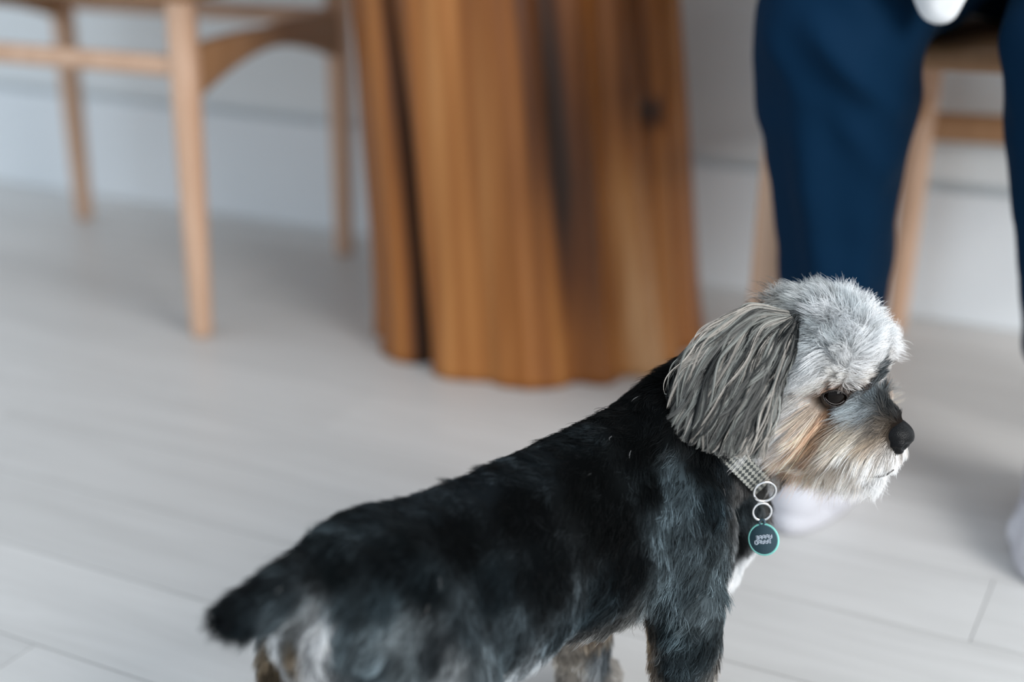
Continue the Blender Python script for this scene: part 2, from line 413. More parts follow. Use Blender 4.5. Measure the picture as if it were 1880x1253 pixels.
        for z in (0.0, .004, .018, .022):
            g = 1.0 if z in (.004, .018) else .96; ring = []
            for j in range(40):
                th = 2 * math.pi * j / 40; c, s = math.cos(th), math.sin(th)
                ln = (.155 if c > 0 else .075); wd = .045 if c > -.2 else .040
                q = a + f * (c * ln * g) + side * (s * wd * g * (1 - .18 * max(0, -c))); ring.append((q.x, q.y, z))
            rings.append(ring)
        MB().loft(rings).build('sole', M_sole, so)
    return cloth_at, side, back
cloth_at, p_side, p_back = person()

# folded white cloth hanging from the hands, between the knees
cl = union('white_cloth', [('c', cloth_at + Vector((0, 0, .07)) - p_side * .040, .036, cloth_at + Vector((0, 0, .07)) + p_side * .042, .032), ('c', cloth_at + Vector((0, 0, .055)), .040, cloth_at + Vector((.004, 0, .004)), .020)], .004, 6)
for v in cl.vertices:
    v.co += v.normal * (.004 * pnoise(v.co * 40) + .003 * math.sin((v.co.x + v.co.y) * 160))
tag(link('folded_cloth', cl, M_white), 'small folded white cloth held between the navy trouser knees', 'cloth')

# ------------------------------------------------------------------ the dog
YAW = math.radians(43.0)
DO = Vector((0.0, 0.852, 0))
DM = Matrix.Translation(DO) @ Matrix.Rotation(YAW, 4, 'Z')        # dog space: x forward, y its left, z up
D3 = DM.to_3x3()
def dw(x, y, z): return DM @ Vector((x, y, z))
# head frame: origin between the eyes; F to the nose, R to the dog's right, U up
HF = Vector((math.cos(math.radians(33)) * math.cos(math.radians(12)), -math.sin(math.radians(33)) * math.cos(math.radians(12)), -math.sin(math.radians(12))))
HR = HF.cross(Vector((0, 0, 1))).normalized(); HU = HR.cross(HF).normalized()
HO = CAM + ray(1562, 711) * 1.024
H3 = Matrix((HF, HR, HU)).transposed()
def hw(f, r, u): return HO + H3 @ Vector((f * .01, r * .01, u * .01))   # centimetres

def dog_body():
    P = [('e', dw(.080, 0, .196), (.100, .060, .076), D3), ('e', dw(-.03, 0, .196), (.12, .058, .068), D3), ('e', dw(-.110, 0, .212), (.072, .060, .064), D3),
         ('c', dw(-.135, 0, .238), .036, dw(-.02, 0, .236), .036), ('c', dw(-.02, 0, .236), .036, dw(.11, 0, .244), .036),
         ('c', dw(.12, 0, .232), .046, dw(.155, -.008, .256), .042), ('c', dw(.15, 0, .20), .045, dw(.165, -.01, .25), .046),
         ('c', dw(.155, -.008, .256), .042, hw(-6.2, 0, -1.0), .040), ('c', dw(.165, -.012, .242), .042, hw(-5.3, 0, -2.4), .036),
         ('e', dw(.200, -.012, .188), (.036, .042, .060), D3), ('e', dw(.190, -.004, .150), (.032, .040, .045), D3), ('c', dw(.165, -.012, .225), .042, dw(.206, -.020, .222), .034)]
    for s in (-1, 1):
        P += [('e', dw(.132, s * .044, .185), (.040, .026, .062), D3), ('c', dw(.122, s * .052, .145), .029, dw(.124, s * .052, .06), .022), ('c', dw(.124, s * .052, .06), .021, dw(.124, s * .052, .022), .021), ('c', dw(.124, s * .052, .02), .020, dw(.152, s * .054, .018), .017),
              ('e', dw(-.115, s * .042, .165), (.058, .032, .072), D3), ('c', dw(-.10, s * .050, .14), .036, dw(-.10, s * .052, .10), .030), ('c', dw(-.10, s * .052, .10), .028, dw(-.165, s * .050, .075), .020), ('c', dw(-.165, s * .05, .075), .020, dw(-.160, s * .052, .025), .019), ('c', dw(-.160, s * .052, .02), .019, dw(-.128, s * .054, .017), .017)]
    P += [('c', dw(-.150, 0, .244), .025, dw(-.19, .0, .247), .018), ('c', dw(-.19, 0, .247), .018, dw(-.216, 0, .246), .013)]        # docked tail
    P += [('e', hw(-2.9, 0, 1.9), (.047, .044, .038), H3), ('e', hw(-1.6, 1.9, 1.9), (.019, .021, .017), H3), ('e', hw(-1.1, -2.5, 2.1), (.022, .026, .020), H3), ('e', hw(-5.0, 0, 1.5), (.034, .038, .036), H3), ('e', hw(-5.2, .5, -7.5), (.028, .030, .026), H3), ('e', hw(-1.0, 0, 2.6), (.026, .034, .024), H3),
          ('c', hw(-1.5, 0, -2.0), .027, hw(3.2, 0, -2.4), .0165), ('c', hw(-1.0, 0, 0.2), .015, hw(3.6, 0, -1.15), .0085), ('e', hw(.2, -2.6, -1.0), (.020, .016, .018), H3),
          ('c', hw(1.5, 1.2, -3.1), .015, hw(3.8, .65, -3.4), .0120), ('c', hw(1.5, -1.2, -3.1), .015, hw(3.8, -.65, -3.4), .0120),
          ('c', hw(-2.5, 0, -4.2), .024, hw(3.1, 0, -5.1), .0120),
          ('e', hw(-3.2, 2.2, -1.8), (.028, .024, .030), H3), ('e', hw(-3.2, -2.2, -1.8), (.028, .024, .030), H3), ('c', hw(-5, 0, 0), .040, hw(-6.5, 0, -1.6), .040)]
    return union('dog_body', P, .0035, 10)
dog_me = dog_body()
dog = empty('dog', DO); tag(dog, 'small shaggy dog with black back, grey head and tan muzzle, wearing a collar', 'dog')

nv = len(dog_me.vertices); dV = np.empty(nv * 3); dog_me.vertices.foreach_get('co', dV); dV = dV.reshape(-1, 3)
dN = np.empty(nv * 3); dog_me.vertices.foreach_get('normal', dN); dN = dN.reshape(-1, 3)
dog_me.calc_loop_triangles(); nt = len(dog_me.loop_triangles); dT = np.empty(nt * 3, dtype=np.int32); dog_me.loop_triangles.foreach_get('vertices', dT); dT = dT.reshape(-1, 3)
bvh = BVHTree.FromPolygons([Vector(v) for v in dV], [tuple(int(i) for i in t) for t in dT])
def hit(px, py):
    """the skin under a measured point; off the outline, the nearest skin"""
    r = ray(px, py).normalized(); loc, n, i, d = bvh.ray_cast(CAM, r)
    if loc is None:
        best = None
        for k in range(90):
            q = CAM + r * (.75 + k * .005); l2, n2, i2, d2 = bvh.find_nearest(q)
            if best is None or d2 < best[0]: best = (d2, l2, n2)
        loc, n = best[1], best[2]
    return loc, n

def lin(c): return tuple(((x / 255) / 12.92 if x <= 10 else (((x / 255) + .055) / 1.055) ** 2.4) for x in c)
# coat chart: where on the photograph, which way the hair lies, how far it lifts, length in cm, colour
HEAD = [
 (1345, 575, -.8, .1, .4, 1.6, (120, 115, 110)), (1380, 552, -.8, -.4, .55, 2.0, (160, 155, 150)), (1430, 535, -.5, -.8, .75, 2.0, (180, 180, 178)), (1500, 530, -.1, -1, .8, 2.0, (184, 188, 188)), (1560, 530, .25, -1, .8, 2.0, (196, 200, 203)),
 (1610, 545, .7, -.8, .75, 2.1, (205, 210, 214)), (1640, 590, 1, -.4, .75, 2.0, (220, 225, 230)), (1655, 630, 1, .0, .7, 2.0, (235, 238, 242)), (1645, 655, 1, .25, .6, 1.7, (240, 240, 242)),
 (1610, 610, .6, -.5, .6, 1.8, (215, 220, 224)), (1560, 580, .1, -.9, .7, 1.8, (172, 182, 186)), (1585, 640, .3, -.2, .6, 1.6, (205, 212, 216)), (1540, 630, -.2, -.4, .6, 1.5, (182, 192, 196)), (1500, 570, -.3, -.7, .65, 1.8, (165, 172, 174)),
 (1500, 605, -.6, -.1, .5, 1.5, (140, 150, 153)), (1470, 560, -.6, -.4, .5, 1.6, (140, 143, 140)), (1430, 560, -.7, -.2, .45, 1.6, (150, 148, 143)), (1475, 588, -.2, .5, .3, 1.1, (34, 38, 38)), (1466, 615, -.2, .9, .2, 1.3, (45, 50, 51)), (1455, 650, -.2, .95, .15, 1.6, (85, 92, 95)),
 (1490, 640, -.75, .5, .3, 2.0, (168, 178, 183)), (1450, 690, -.65, .75, .2, 2.4, (165, 175, 180)), (1500, 685, -.9, .45, .25, 2.2, (214, 221, 226)), (1545, 665, -.3, -.3, .5, 1.2, (222, 224, 224)), (1545, 690, -.5, -.2, .45, .9, (222, 218, 212)), (1510, 700, -.9, .3, .25, 1.5, (228, 222, 214)), (1575, 690, .2, -.2, .45, .9, (220, 212, 204)), (1595, 660, .3, -.3, .5, 1.2, (222, 222, 222)),
 (1531, 708, -.3, .3, .15, .5, (120, 92, 74)), (1531, 748, -.7, .6, .1, 1.1, (70, 50, 40)), (1565, 715, .5, .4, .1, .6, (38, 28, 23)), (1582, 712, .5, .2, .15, .5, (56, 44, 38)), (1505, 735, -.8, .6, .1, 1.2, (150, 126, 108)), (1555, 740, -.6, .5, .1, 1.2, (74, 62, 56)),
 (1650, 700, .3, .6, .3, 1.0, (222, 204, 190)), (1645, 680, .5, .2, .4, 1.0, (225, 218, 212)), (1608, 690, -.1, -1, .5, 1.1, (62, 74, 80)), (1618, 715, -.1, -1, .4, 1.1, (66, 78, 84)), (1600, 735, -.4, -.6, .35, 1.6, (98, 114, 122)), (1630, 755, -.2, -.8, .35, 1.4, (46, 52, 55)), (1578, 742, -.85, .2, .25, 2.0, (150, 166, 174)), (1600, 755, -.8, .3, .25, 1.9, (130, 142, 148)),
 (1668, 774, .2, -.8, .25, .4, (150, 122, 104)), (1656, 764, -.1, -.8, .3, .6, (44, 46, 47)), (1640, 748, -.2, -.8, .3, .8, (48, 54, 57)), (1645, 765, -.3, -.6, .3, .8, (50, 50, 50)), (1640, 782, -.7, .2, .25, 1.2, (80, 70, 60)), (1615, 795, -.8, .5, .25, 2.2, (150, 132, 112)), (1620, 775, -.7, .5, .25, 2.0, (120, 112, 104)), (1605, 790, -.75, .55, .25, 3.0, (182, 172, 158)), (1575, 780, -.78, .6, .25, 3.6, (176, 164, 148)), (1545, 775, -.78, .6, .2, 3.8, (150, 118, 90)), (1515, 770, -.8, .6, .2, 4.1, (188, 150, 120)), (1495, 750, -.85, .5, .2, 3.4, (224, 204, 186)),
 (1450, 740, -.8, .55, .2, 3.5, (228, 226, 222)), (1470, 748, -.8, .55, .2, 3.2, (240, 236, 232)), (1458, 778, -.75, .6, .2, 3.2, (246, 244, 242)), (1430, 775, -.75, .65, .2, 3.8, (244, 242, 240)), (1415, 810, -.4, .9, .2, 2.0, (240, 238, 236)), (1465, 805, -.65, .75, .2, 3.8, (205, 172, 142)), (1500, 815, -.6, .8, .2, 3.8, (178, 132, 96)), (1535, 810, -.65, .75, .25, 3.8, (196, 176, 154)),
 (1440, 835, -.3, .95, .2, 2.7, (226, 218, 212)), (1480, 850, -.4, .9, .25, 3.0, (206, 178, 150)), (1530, 850, -.5, .85, .25, 3.2, (160, 134, 106)), (1570, 840, -.5, .85, .25, 3.2, (194, 176, 156)), (1605, 825, -.45, .9, .25, 2.7, (206, 192, 178)), (1632, 840, -.3, .95, .25, 1.3, (212, 204, 196)), (1668, 838, .2, .9, .35, 1.0, (226, 216, 208)),
 (1640, 870, .2, .9, .35, 1.1, (240, 240, 240)), (1600, 880, -.1, 1, .3, 1.9, (238, 237, 236)), (1560, 880, -.3, .95, .3, 2.4, (206, 192, 178)), (1510, 872, -.35, .9, .3, 2.4, (190, 172, 150)),
 (1380, 600, -.7, .4, .2, 1.2, (14, 18, 19)), (1330, 640, -.7, .5, .25, 1.1, (9, 13, 14)), (1380, 700, -.5, .8, .2, 1.2, (10, 13, 14)), (1418, 866, .6, .7, .35, 1.3, (8, 12, 13)), (1390, 845, .3, .85, .3, 1.2, (8, 12, 13)), (1370, 810, .2, .9, .25, 1.1, (9, 13, 14))]
BODY = [
 (1270, 640, -.8, .5, .3, 1.0, (9, 13, 14)), (1215, 690, -.9, .2, .5, 1.0, (7, 10, 11)), (1250, 720, -.7, .7, .25, 1.0, (7, 10, 11)), (1180, 710, -.8, .5, .3, .9, (7, 10, 11)), (1300, 780, -.3, .9, .25, 1.0, (8, 12, 13)), (1330, 860, .1, .95, .25, 1.1, (14, 24, 30)), (1370, 930, .3, .9, .3, 1.1, (30, 46, 54)), (1350, 985, .3, .9, .35, 1.2, (10, 15, 17)), (1310, 930, .0, .95, .3, 1.1, (24, 40, 48)), (1290, 860, -.2, .9, .25, 1.0, (9, 15, 18)),
 (1130, 745, -.85, .5, .3, .9, (8, 12, 14)), (1050, 800, -.85, .45, .3, .9, (14, 22, 26)), (960, 855, -.9, .4, .3, .9, (22, 31, 36)), (860, 890, -.9, .35, .3, .9, (22, 31, 37)), (760, 925, -.9, .35, .35, 1.0, (26, 36, 42)), (650, 965, -.9, .4, .35, 1.1, (28, 40, 46)), (570, 1000, -.85, .5, .35, 1.1, (18, 27, 31)), (520, 1050, -.85, .5, .3, 1.1, (30, 40, 45)),
 (1180, 820, -.7, .7, .25, .9, (6, 9, 10)), (1080, 880, -.75, .65, .25, .9, (6, 9, 10)), (960, 940, -.75, .65, .25, .9, (6, 9, 11)), (840, 990, -.75, .6, .25, 1.0, (7, 11, 13)), (720, 1030, -.75, .6, .3, 1.0, (12, 20, 24)), (620, 1060, -.75, .6, .3, 1.0, (10, 18, 21)),
 (1200, 900, -.4, .9, .25, .9, (8, 13, 15)), (1240, 900, -.5, .8, .35, 1.1, (70, 92, 102)), (1235, 960, -.4, .85, .35, 1.1, (66, 86, 95)), (1270, 1010, -.4, .85, .35, 1.2, (72, 92, 101)), (1310, 1060, -.3, .9, .35, 1.2, (78, 98, 106)), (1250, 1080, -.45, .85, .35, 1.2, (74, 95, 104)), (1290, 1130, -.4, .85, .35, 1.2, (92, 112, 120)), (1240, 1160, -.45, .85, .35, 1.1, (52, 72, 80)), (1280, 1190, -.4, .85, .3, 1.1, (48, 66, 74)), (1245, 1225, -.4, .85, .3, 1.0, (45, 62, 70)),
 (1352, 1050, 0, 1, .35, 1.5, (215, 221, 227)), (1346, 1085, 0, 1, .35, 1.5, (222, 228, 233)), (1130, 960, -.5, .85, .25, .9, (6, 9, 10)), (1160, 1050, -.5, .85, .25, .9, (9, 14, 17)), (1100, 1110, -.6, .75, .25, 1.0, (24, 38, 45)), (1000, 1060, -.6, .75, .25, .9, (9, 15, 18)), (900, 1090, -.6, .75, .25, 1.0, (18, 30, 36)), (1030, 1170, -.6, .75, .3, 1.1, (44, 60, 68)), (930, 1180, -.6, .75, .3, 1.1, (58, 74, 82)), (860, 1150, -.6, .75, .3, 1.1, (56, 72, 80)), (880, 1230, -.6, .75, .3, 1.2, (96, 112, 120)), (1000, 1225, -.5, .8, .35, 1.3, (150, 162, 170)), (1110, 1205, -.6, .7, .35, 1.2, (165, 178, 186)), (1150, 1180, -.5, .8, .3, 1.0, (120, 120, 118)),
 (780, 1080, -.6, .75, .3, 1.0, (16, 27, 32)), (700, 1110, -.6, .75, .3, 1.1, (40, 58, 66)), (640, 1120, -.5, .8, .3, 1.1, (50, 68, 76)), (740, 1170, -.55, .8, .35, 1.2, (112, 126, 132)), (680, 1180, -.5, .8, .35, 1.2, (84, 102, 110)), (790, 1210, -.5, .8, .3, 1.1, (40, 50, 56)), (830, 1240, -.4, .9, .3, 1.2, (150, 160, 165)), (700, 1240, -.5, .85, .35, 1.2, (66, 84, 92)), (620, 1210, -.4, .9, .3, 1.2, (82, 100, 108)), (750, 1240, -.5, .8, .35, 1.2, (96, 112, 118)),
 (588, 1170, -.1, 1, .35, 1.4, (205, 209, 213)), (628, 1175, -.4, .9, .3, 1.1, (60, 78, 86)), (575, 1225, 0, 1, .35, 1.4, (220, 224, 228)), (545, 1150, -.6, .7, .3, 1.2, (150, 158, 162)), (535, 1200, -.2, .9, .3, 1.2, (128, 112, 92)), (500, 1235, -.2, .9, .3, 1.2, (112, 98, 80)),
 (480, 1090, -.85, .5, .35, 1.1, (14, 22, 26)), (420, 1140, -.85, .5, .35, 1.2, (12, 20, 25)), (390, 1160, -.9, .4, .4, 1.2, (8, 13, 16)), (450, 1160, -.8, .6, .3, 1.1, (22, 38, 47)), (500, 1150, -.8, .55, .3, 1.1, (60, 76, 84)), (520, 1110, -.8, .55, .3, 1.1, (44, 58, 65)), (425, 1225, 0, 1, .3, 1.1, (44, 56, 60))]
CTRL = []       # position, direction, lift, length, colour
def mirrored(p, d, o, n): return p - n * (2 * (p - o).dot(n)), d - n * (2 * d.dot(n))
for tab, o_, n_ in ((HEAD, HO, HR), (BODY, DO, D3 @ Vector((0, 1, 0)))):
    for (px, py, dx, dy, lift, ln, c) in tab:
        ln *= .84 if tab is HEAD and py < 640 else 1
        p, n = hit(px, py); d = _R * dx - _U * dy
        c = tuple(.55 * x + .45 * sum(c) / 3 if c[2] > c[0] else x for x in c)
        CTRL.append((p, d, lift, ln * .01, lin(c)))
        q, e = mirrored(p, d, o_, n_)
        if (q - p).length > .02: CTRL.append((q, e, lift, ln * .01, lin(c)))
for s in (-1, 1):                                            # what the frame cuts off or hides: chest, belly, lower legs, paws
    for (x, y, z, d, ln, c) in ((.20, .0, .16, (0, 0, -1), 1.4, (205, 212, 218)), (.195, .025 * s, .13, (0, 0, -1), 1.4, (212, 218, 224)), (.18, .0, .11, (-.3, 0, -1), 1.3, (205, 210, 214)), (.08, .0, .115, (-1, 0, -.2), 1.2, (170, 165, 160)), (-.05, 0, .12, (-1, 0, -.2), 1.2, (160, 158, 155)),
                             (.125, .052 * s, .05, (-.1, 0, -1), 1.0, (200, 192, 184)), (.14, .052 * s, .02, (.6, 0, -.6), .8, (205, 198, 190)), (.12, .03 * s, .08, (-.1, 0, -1), 1.0, (188, 168, 148)), (.115, .03 * s, .11, (-.1, 0, -1), 1.0, (176, 152, 128)), (.10, .045 * s, .055, (-.1, 0, -1), 1.0, (190, 180, 168)),
                             (-.165, .05 * s, .06, (0, 0, -1), 1.0, (170, 158, 145)), (-.14, .05 * s, .02, (.6, 0, -.6), .8, (200, 192, 184)), (-.10, .075 * s, .10, (-.3, 0, -1), 1.1, (120, 128, 130)), (-.155, .02 * s, .15, (0, 0, -1), 1.1, (116, 102, 84)), (-.14, .02 * s, .11, (0, 0, -1), 1.1, (170, 160, 148)), (-.15, 0, .20, (0, 0, -1), 1.0, (120, 110, 98)), (-.19, 0, .215, (-.9, 0, -.3), 1.0, (96, 108, 114))):
        CTRL.append((dw(x, y, z), D3 @ Vector(d), .3, ln * .01, lin(c)))
for (f, r_, u, d, c) in ((-5.7, 2.2, -8, (0, .3, -1), (8, 11, 12)), (-5.7, -2.2, -8, (0, -.3, -1), (8, 11, 12)), (-3.4, 0, -9.2, (.5, 0, -1), (8, 11, 12)), (-2.9, 1.0, -7.9, (.5, 0, -1), (8, 11, 12)), (-2.9, -1.0, -7.9, (.5, 0, -1), (8, 11, 12)), (-4.4, 2.6, -6.9, (.3, 0, -1), (9, 12, 13)), (-4.4, -2.6, -6.9, (.3, 0, -1), (9, 12, 13))):
    CTRL.append((hw(f, r_, u), H3 @ Vector(d), .4, .014, lin(c)))
cP = np.array([c[0] for c in CTRL]); cD = np.array([c[1] for c in CTRL]); cL = np.array([c[2] for c in CTRL]); cN = np.array([c[3] for c in CTRL]); cC = np.array([c[4] for c in CTRL])
def chart(P):
    out = [np.empty((len(P), 3)), np.empty(len(P)), np.empty(len(P)), np.empty((len(P), 3))]
    for i in range(0, len(P), 20000):
        q = P[i:i + 20000]; d2 = ((q[:, None, :] - cP[None]) ** 2).sum(2); w = 1 / (d2 + .003 ** 2) ** 2.5; w /= w.sum(1, keepdims=True)
        out[0][i:i + 20000] = w @ cD; out[1][i:i + 20000] = w @ cL; out[2][i:i + 20000] = w @ cN; out[3][i:i + 20000] = w @ cC
    return out
def unit(v): return v / np.maximum(np.linalg.norm(v, axis=1, keepdims=True), 1e-9)

link('body', dog_me, None, dog)

M_fur, n_, l_, b_ = mat('dog_hair', rough=.5, spec=.06)
a1 = n_.new('ShaderNodeAttribute'); a1.attribute_name = 'root_colour'; a2 = n_.new('ShaderNodeAttribute'); a2.attribute_name = 'tip_colour'
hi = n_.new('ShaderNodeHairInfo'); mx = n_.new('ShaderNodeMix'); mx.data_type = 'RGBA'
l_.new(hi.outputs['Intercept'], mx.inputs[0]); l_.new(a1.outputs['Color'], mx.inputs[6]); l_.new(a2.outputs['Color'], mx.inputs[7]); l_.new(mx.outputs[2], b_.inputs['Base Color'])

def fur_object(name, pts, rad, rootc, tipc, parent):
    """pts (n,K,3) hair paths in world space"""
    n, K, _ = pts.shape
    cu = bpy.data.hair_curves.new(name); cu.add_curves([K] * n)
    cu.points.foreach_set('position', np.ascontiguousarray(pts, dtype=np.float32).ravel())
    ra = cu.attributes.get('radius') or cu.attributes.new('radius', 'FLOAT', 'POINT')
    ra.data.foreach_set('value', np.ascontiguousarray(rad, dtype=np.float32).ravel())
    for nm, c in (('root_colour', rootc), ('tip_colour', tipc)):
        at = cu.attributes.new(nm, 'FLOAT_COLOR', 'CURVE'); at.data.foreach_set('color', np.c_[np.clip(c, .001, .95), np.ones(n)].astype(np.float32).ravel())
    cu.materials.append(M_fur)
    o = bpy.data.objects.new(name, cu); col.objects.link(o); o.parent = parent; o.matrix_parent_inverse = parent.matrix_basis.inverted()
    return o
def clumped(pts, csize, amount, seed):
    """pull every hair towards its neighbour guide, more at the tip"""
    from mathutils.kdtree import KDTree
    n, K, _ = pts.shape; g = np.random.default_rng(seed).choice(n, max(2, int(n / csize)), replace=False)
    kd = KDTree(len(g))
    for i, j in enumerate(g): kd.insert(Vector(pts[j, 0]), int(j))
    kd.balance()
    near = np.array([kd.find(Vector(p))[1] for p in pts[:, 0]])
    s = (np.linspace(0, 1, K) ** 1.3)[None, :, None] * (amount[:, None, None] if hasattr(amount, '__len__') else amount)
    return pts * (1 - s) + pts[near] * s, near
def grow(n, tri_w, K, rad, jitter, csize, camt, seed, tuft=0.0):
    r = np.random.default_rng(seed)
    t = r.choice(nt, n, p=tri_w / tri_w.sum()); u = r.random((n, 2)); f = u.sum(1) > 1; u[f] = 1 - u[f]
    a, b, c = dT[t].T; w0 = 1 - u[:, :1] - u[:, 1:]
    P = dV[a] * w0 + dV[b] * u[:, :1] + dV[c] * u[:, 1:]; N = unit(dN[a] * w0 + dN[b] * u[:, :1] + dN[c] * u[:, 1:])
    D, Lf, Ln, Cc_ = chart(P)
    D = D + r.normal(0, 1, (n, 3)) * (jitter * np.where(Ln > .02, .4, 1))[:, None] * np.linalg.norm(D, axis=1, keepdims=True).clip(.2)
    D = unit(D - N * (D * N).sum(1, keepdims=True))
    Lf = np.clip(Lf * (1 + r.normal(0, .3, n)), .05, .95)[:, None]; Ln = (Ln * (1 + r.normal(0, .22, n)).clip(.35, 1.6))[:, None]
    if tuft:
        tn = np.array([pnoise(Vector(p) * 48) + .8 * pnoise(Vector(p) * 110 + Vector((3, 1, 7))) for p in P])[:, None]
        Ln = Ln * np.clip(1 + tuft * tn, .45, 1.9); Lf = np.clip(Lf * (1 + tuft * tn), .08, .9)
        D = unit(D + np.cross(N, D) * (1.1 * tuft * np.array([pnoise(Vector(p) * 60 + Vector((9, 4, 2))) for p in P])[:, None]))
    pts = np.empty((n, K, 3)); cur = P - N * .0006; pts[:, 0] = cur
    bend = unit(np.cross(N, D)) * r.normal(0, 1, (n, 1)) * np.where(Ln > .02, .2, .32)
    for k in range(1, K):
        s = k / (K - 1); lift = Lf * (1.35 - .75 * s)
        d = unit(D * np.sqrt(np.clip(1 - Lf ** 2, .05, 1)) + N * lift + bend * s + np.array([0, 0, -.18 * s]))
        cur = cur + d * Ln / (K - 1); pts[:, k] = cur
    pts, near = clumped(pts, csize, (camt * (.6 + .6 * r.random(n))).clip(0, .95), seed + 1)
    taper = np.array([1, .95, .8, .55, .18])[np.linspace(0, 4, K).round().astype(int)]
    R_ = rad * (.7 + .6 * r.random((n, 1))) * taper[None]
    return pts, R_, P, N, Cc_, near, r
tri_area = .5 * np.linalg.norm(np.cross(dV[dT[:, 1]] - dV[dT[:, 0]], dV[dT[:, 2]] - dV[dT[:, 0]]), axis=1)
tc_ = dV[dT].mean(1); hf = (tc_ - np.array(HO)) @ np.array(H3)             # head coordinates of every triangle
eye_n, en_ = hit(1531, 727); EYE_C = eye_n - (HR * .8 + HF * .45 + HU * .05).normalized() * .0050
EYE_M = mirrored(EYE_C, Vector(), HO, HR)[0]
NOSE = hw(4.05, 0, -2.1)
bald = np.zeros(nt, bool)
for c, rr in ((EYE_C, .0082), (EYE_M, .0082), (NOSE, .0130)): bald |= np.linalg.norm(tc_ - np.array(c), axis=1) < rr
headness = np.clip((hf[:, 0] + .075) / .02, 0, 1) * (np.abs(hf[:, 1]) < .08)
wb = tri_area * (1 - headness) * (1 - .6 * (tc_[:, 2] < .05)); wh = tri_area * headness * ~bald

# skin under the coat: coat colour with shade painted in, so hair gaps look deep
sc_ = chart(dV)[3]
for c, rr in ((EYE_C, .0125), (EYE_M, .0125), (NOSE, .0165)):
    k_ = np.clip(1.6 - np.linalg.norm(dV - np.array(c), axis=1) / rr, 0, 1)[:, None]; sc_ = sc_ * (1 - k_) + np.array([.016, .011, .009]) * k_
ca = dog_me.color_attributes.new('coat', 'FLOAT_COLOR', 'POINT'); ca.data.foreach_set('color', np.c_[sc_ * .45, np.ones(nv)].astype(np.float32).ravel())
M_skin_dog, n_, l_, b_ = mat('dog_skin', rough=.9, spec=.02); an_ = n_.new('ShaderNodeAttribute'); an_.attribute_name = 'coat'; l_.new(an_.outputs['Color'], b_.inputs['Base Color'])
dog_me.materials.append(M_skin_dog)
# the collar's line round the neck, found on the skin
nh, _n = hit(1305, 798); nd = (nh - CAM).dot(_F) + .042
NC = CAM + ray(1305, 798) * nd
e1 = ((CAM + ray(1402, 893) * nd) - (CAM + ray(1213, 702) * nd)).normalized()
e2 = -(ray(1305, 798).normalized()); e2 = (e2 - e1 * e2.dot(e1)).normalized(); e3 = e1.cross(e2).normalized()
if e3.x < 0: e3 = -e3
rho = []
for k in range(72):
    th = 2 * math.pi * k / 72; v = e1 * math.cos(th) + e2 * math.sin(th)
    loc, *_ = bvh.ray_cast(NC + v * .085, -v); rho.append((loc - NC).dot(v) if loc is not None else .046)
rho = np.clip(np.array(rho), .035, .062); tk = np.arange(72) * 2 * math.pi / 72
fc = [(rho * f).mean() * (1 if i == 0 else 2) for i, f in enumerate((np.ones(72), np.cos(tk), np.sin(tk), np.cos(2 * tk), np.sin(2 * tk)))]
def band_r(t): return fc[0] + fc[1] * math.cos(t) + fc[2] * math.sin(t) + fc[3] * math.cos(2 * t) + fc[4] * math.sin(2 * t) + .0030 - .0110 * max(0, -math.cos(t) - .1)
rel_ = tc_ - np.array(NC); onband = (np.abs(rel_ @ np.array(e3)) < .0095) & (np.linalg.norm(rel_, axis=1) < .075) & (rel_ @ np.array(e1) > .012)
wb = wb * np.where(onband, .25, 1); wh = wh * np.where(onband, .25, 1)

# body coat
pts, R_, P, N, C_, near, r = grow(100000, wb, 5, .00015, .30, 18, .6, 11, .45)
patch = np.array([pnoise(Vector(p) * 55) + .7 * pnoise(Vector(p) * 130) for p in P]); 
lum = C_.mean(1)
mult = np.exp(np.clip(patch * 1.5, -1.1, 1.1) * np.clip(lum / .010, .35, 1)) * np.exp(r.normal(0, .40, len(P))) * np.exp((r.random(len(P))[near] - .5) * .9)
white = r.random(len(P)) < .0006
cb = C_ * mult[:, None]; cb[white] = .45; R_[white] *= .8
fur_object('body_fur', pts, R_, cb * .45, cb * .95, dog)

# head coat
pts, R_, P, N, C_, near, r = grow(110000, wh, 6, .000105, .24, 26, .64, 21)
cl_r = r.random(len(P)); mult = np.exp((cl_r[near] - .5) * .8 + r.normal(0, .22, len(P)))
hq = (P - np.array(HO)) @ np.array(H3)
low = np.clip((-.012 - hq[:, 2]) / .01, 0, 1)                   # beard strands vary more than the crown
mult *= np.exp(low * (cl_r[near] - .5) * .7)
ch = C_ * mult[:, None] * (1.12 + .3 * low[:, None]); ch = ch * (1 - .34 * low[:, None]) + ch.mean(1, keepdims=True) * .34 * low[:, None]
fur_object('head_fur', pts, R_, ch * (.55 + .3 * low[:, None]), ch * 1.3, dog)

# ears: a hanging flap and long wavy strands that fan back and down from its root
EAR = [[(1448, 572), (1372, 562), (1302, 606), (1252, 662), (1224, 716)], [(1450, 578), (1384, 580), (1322, 650), (1278, 726), (1243, 790)], [(1454, 583), (1410, 614), (1366, 688), (1326, 758), (1292, 818)],
       [(1459, 588), (1436, 636), (1408, 708), (1376, 778), (1348, 828)], [(1466, 592), (1454, 646), (1434, 716), (1414, 780), (1398, 836)]]
smp = [(x, y) for row in EAR for (x, y) in row]; dd = [(hit(x, y)[0] - CAM).dot(_F) for x, y in smp]
Afit = np.c_[np.ones(len(smp)), np.array(smp)]; coef, *_ = np.linalg.lstsq(Afit, np.array(dd), rcond=None)
EG = np.array([[np.array(CAM + ray(x, y) * (float(coef @ np.array([1, x, y])) - (.009 + .020 * math.sin(math.pi * min(1, k / 4 * .72 + .06))))) for k, (x, y) in enumerate(row)] for row in EAR])
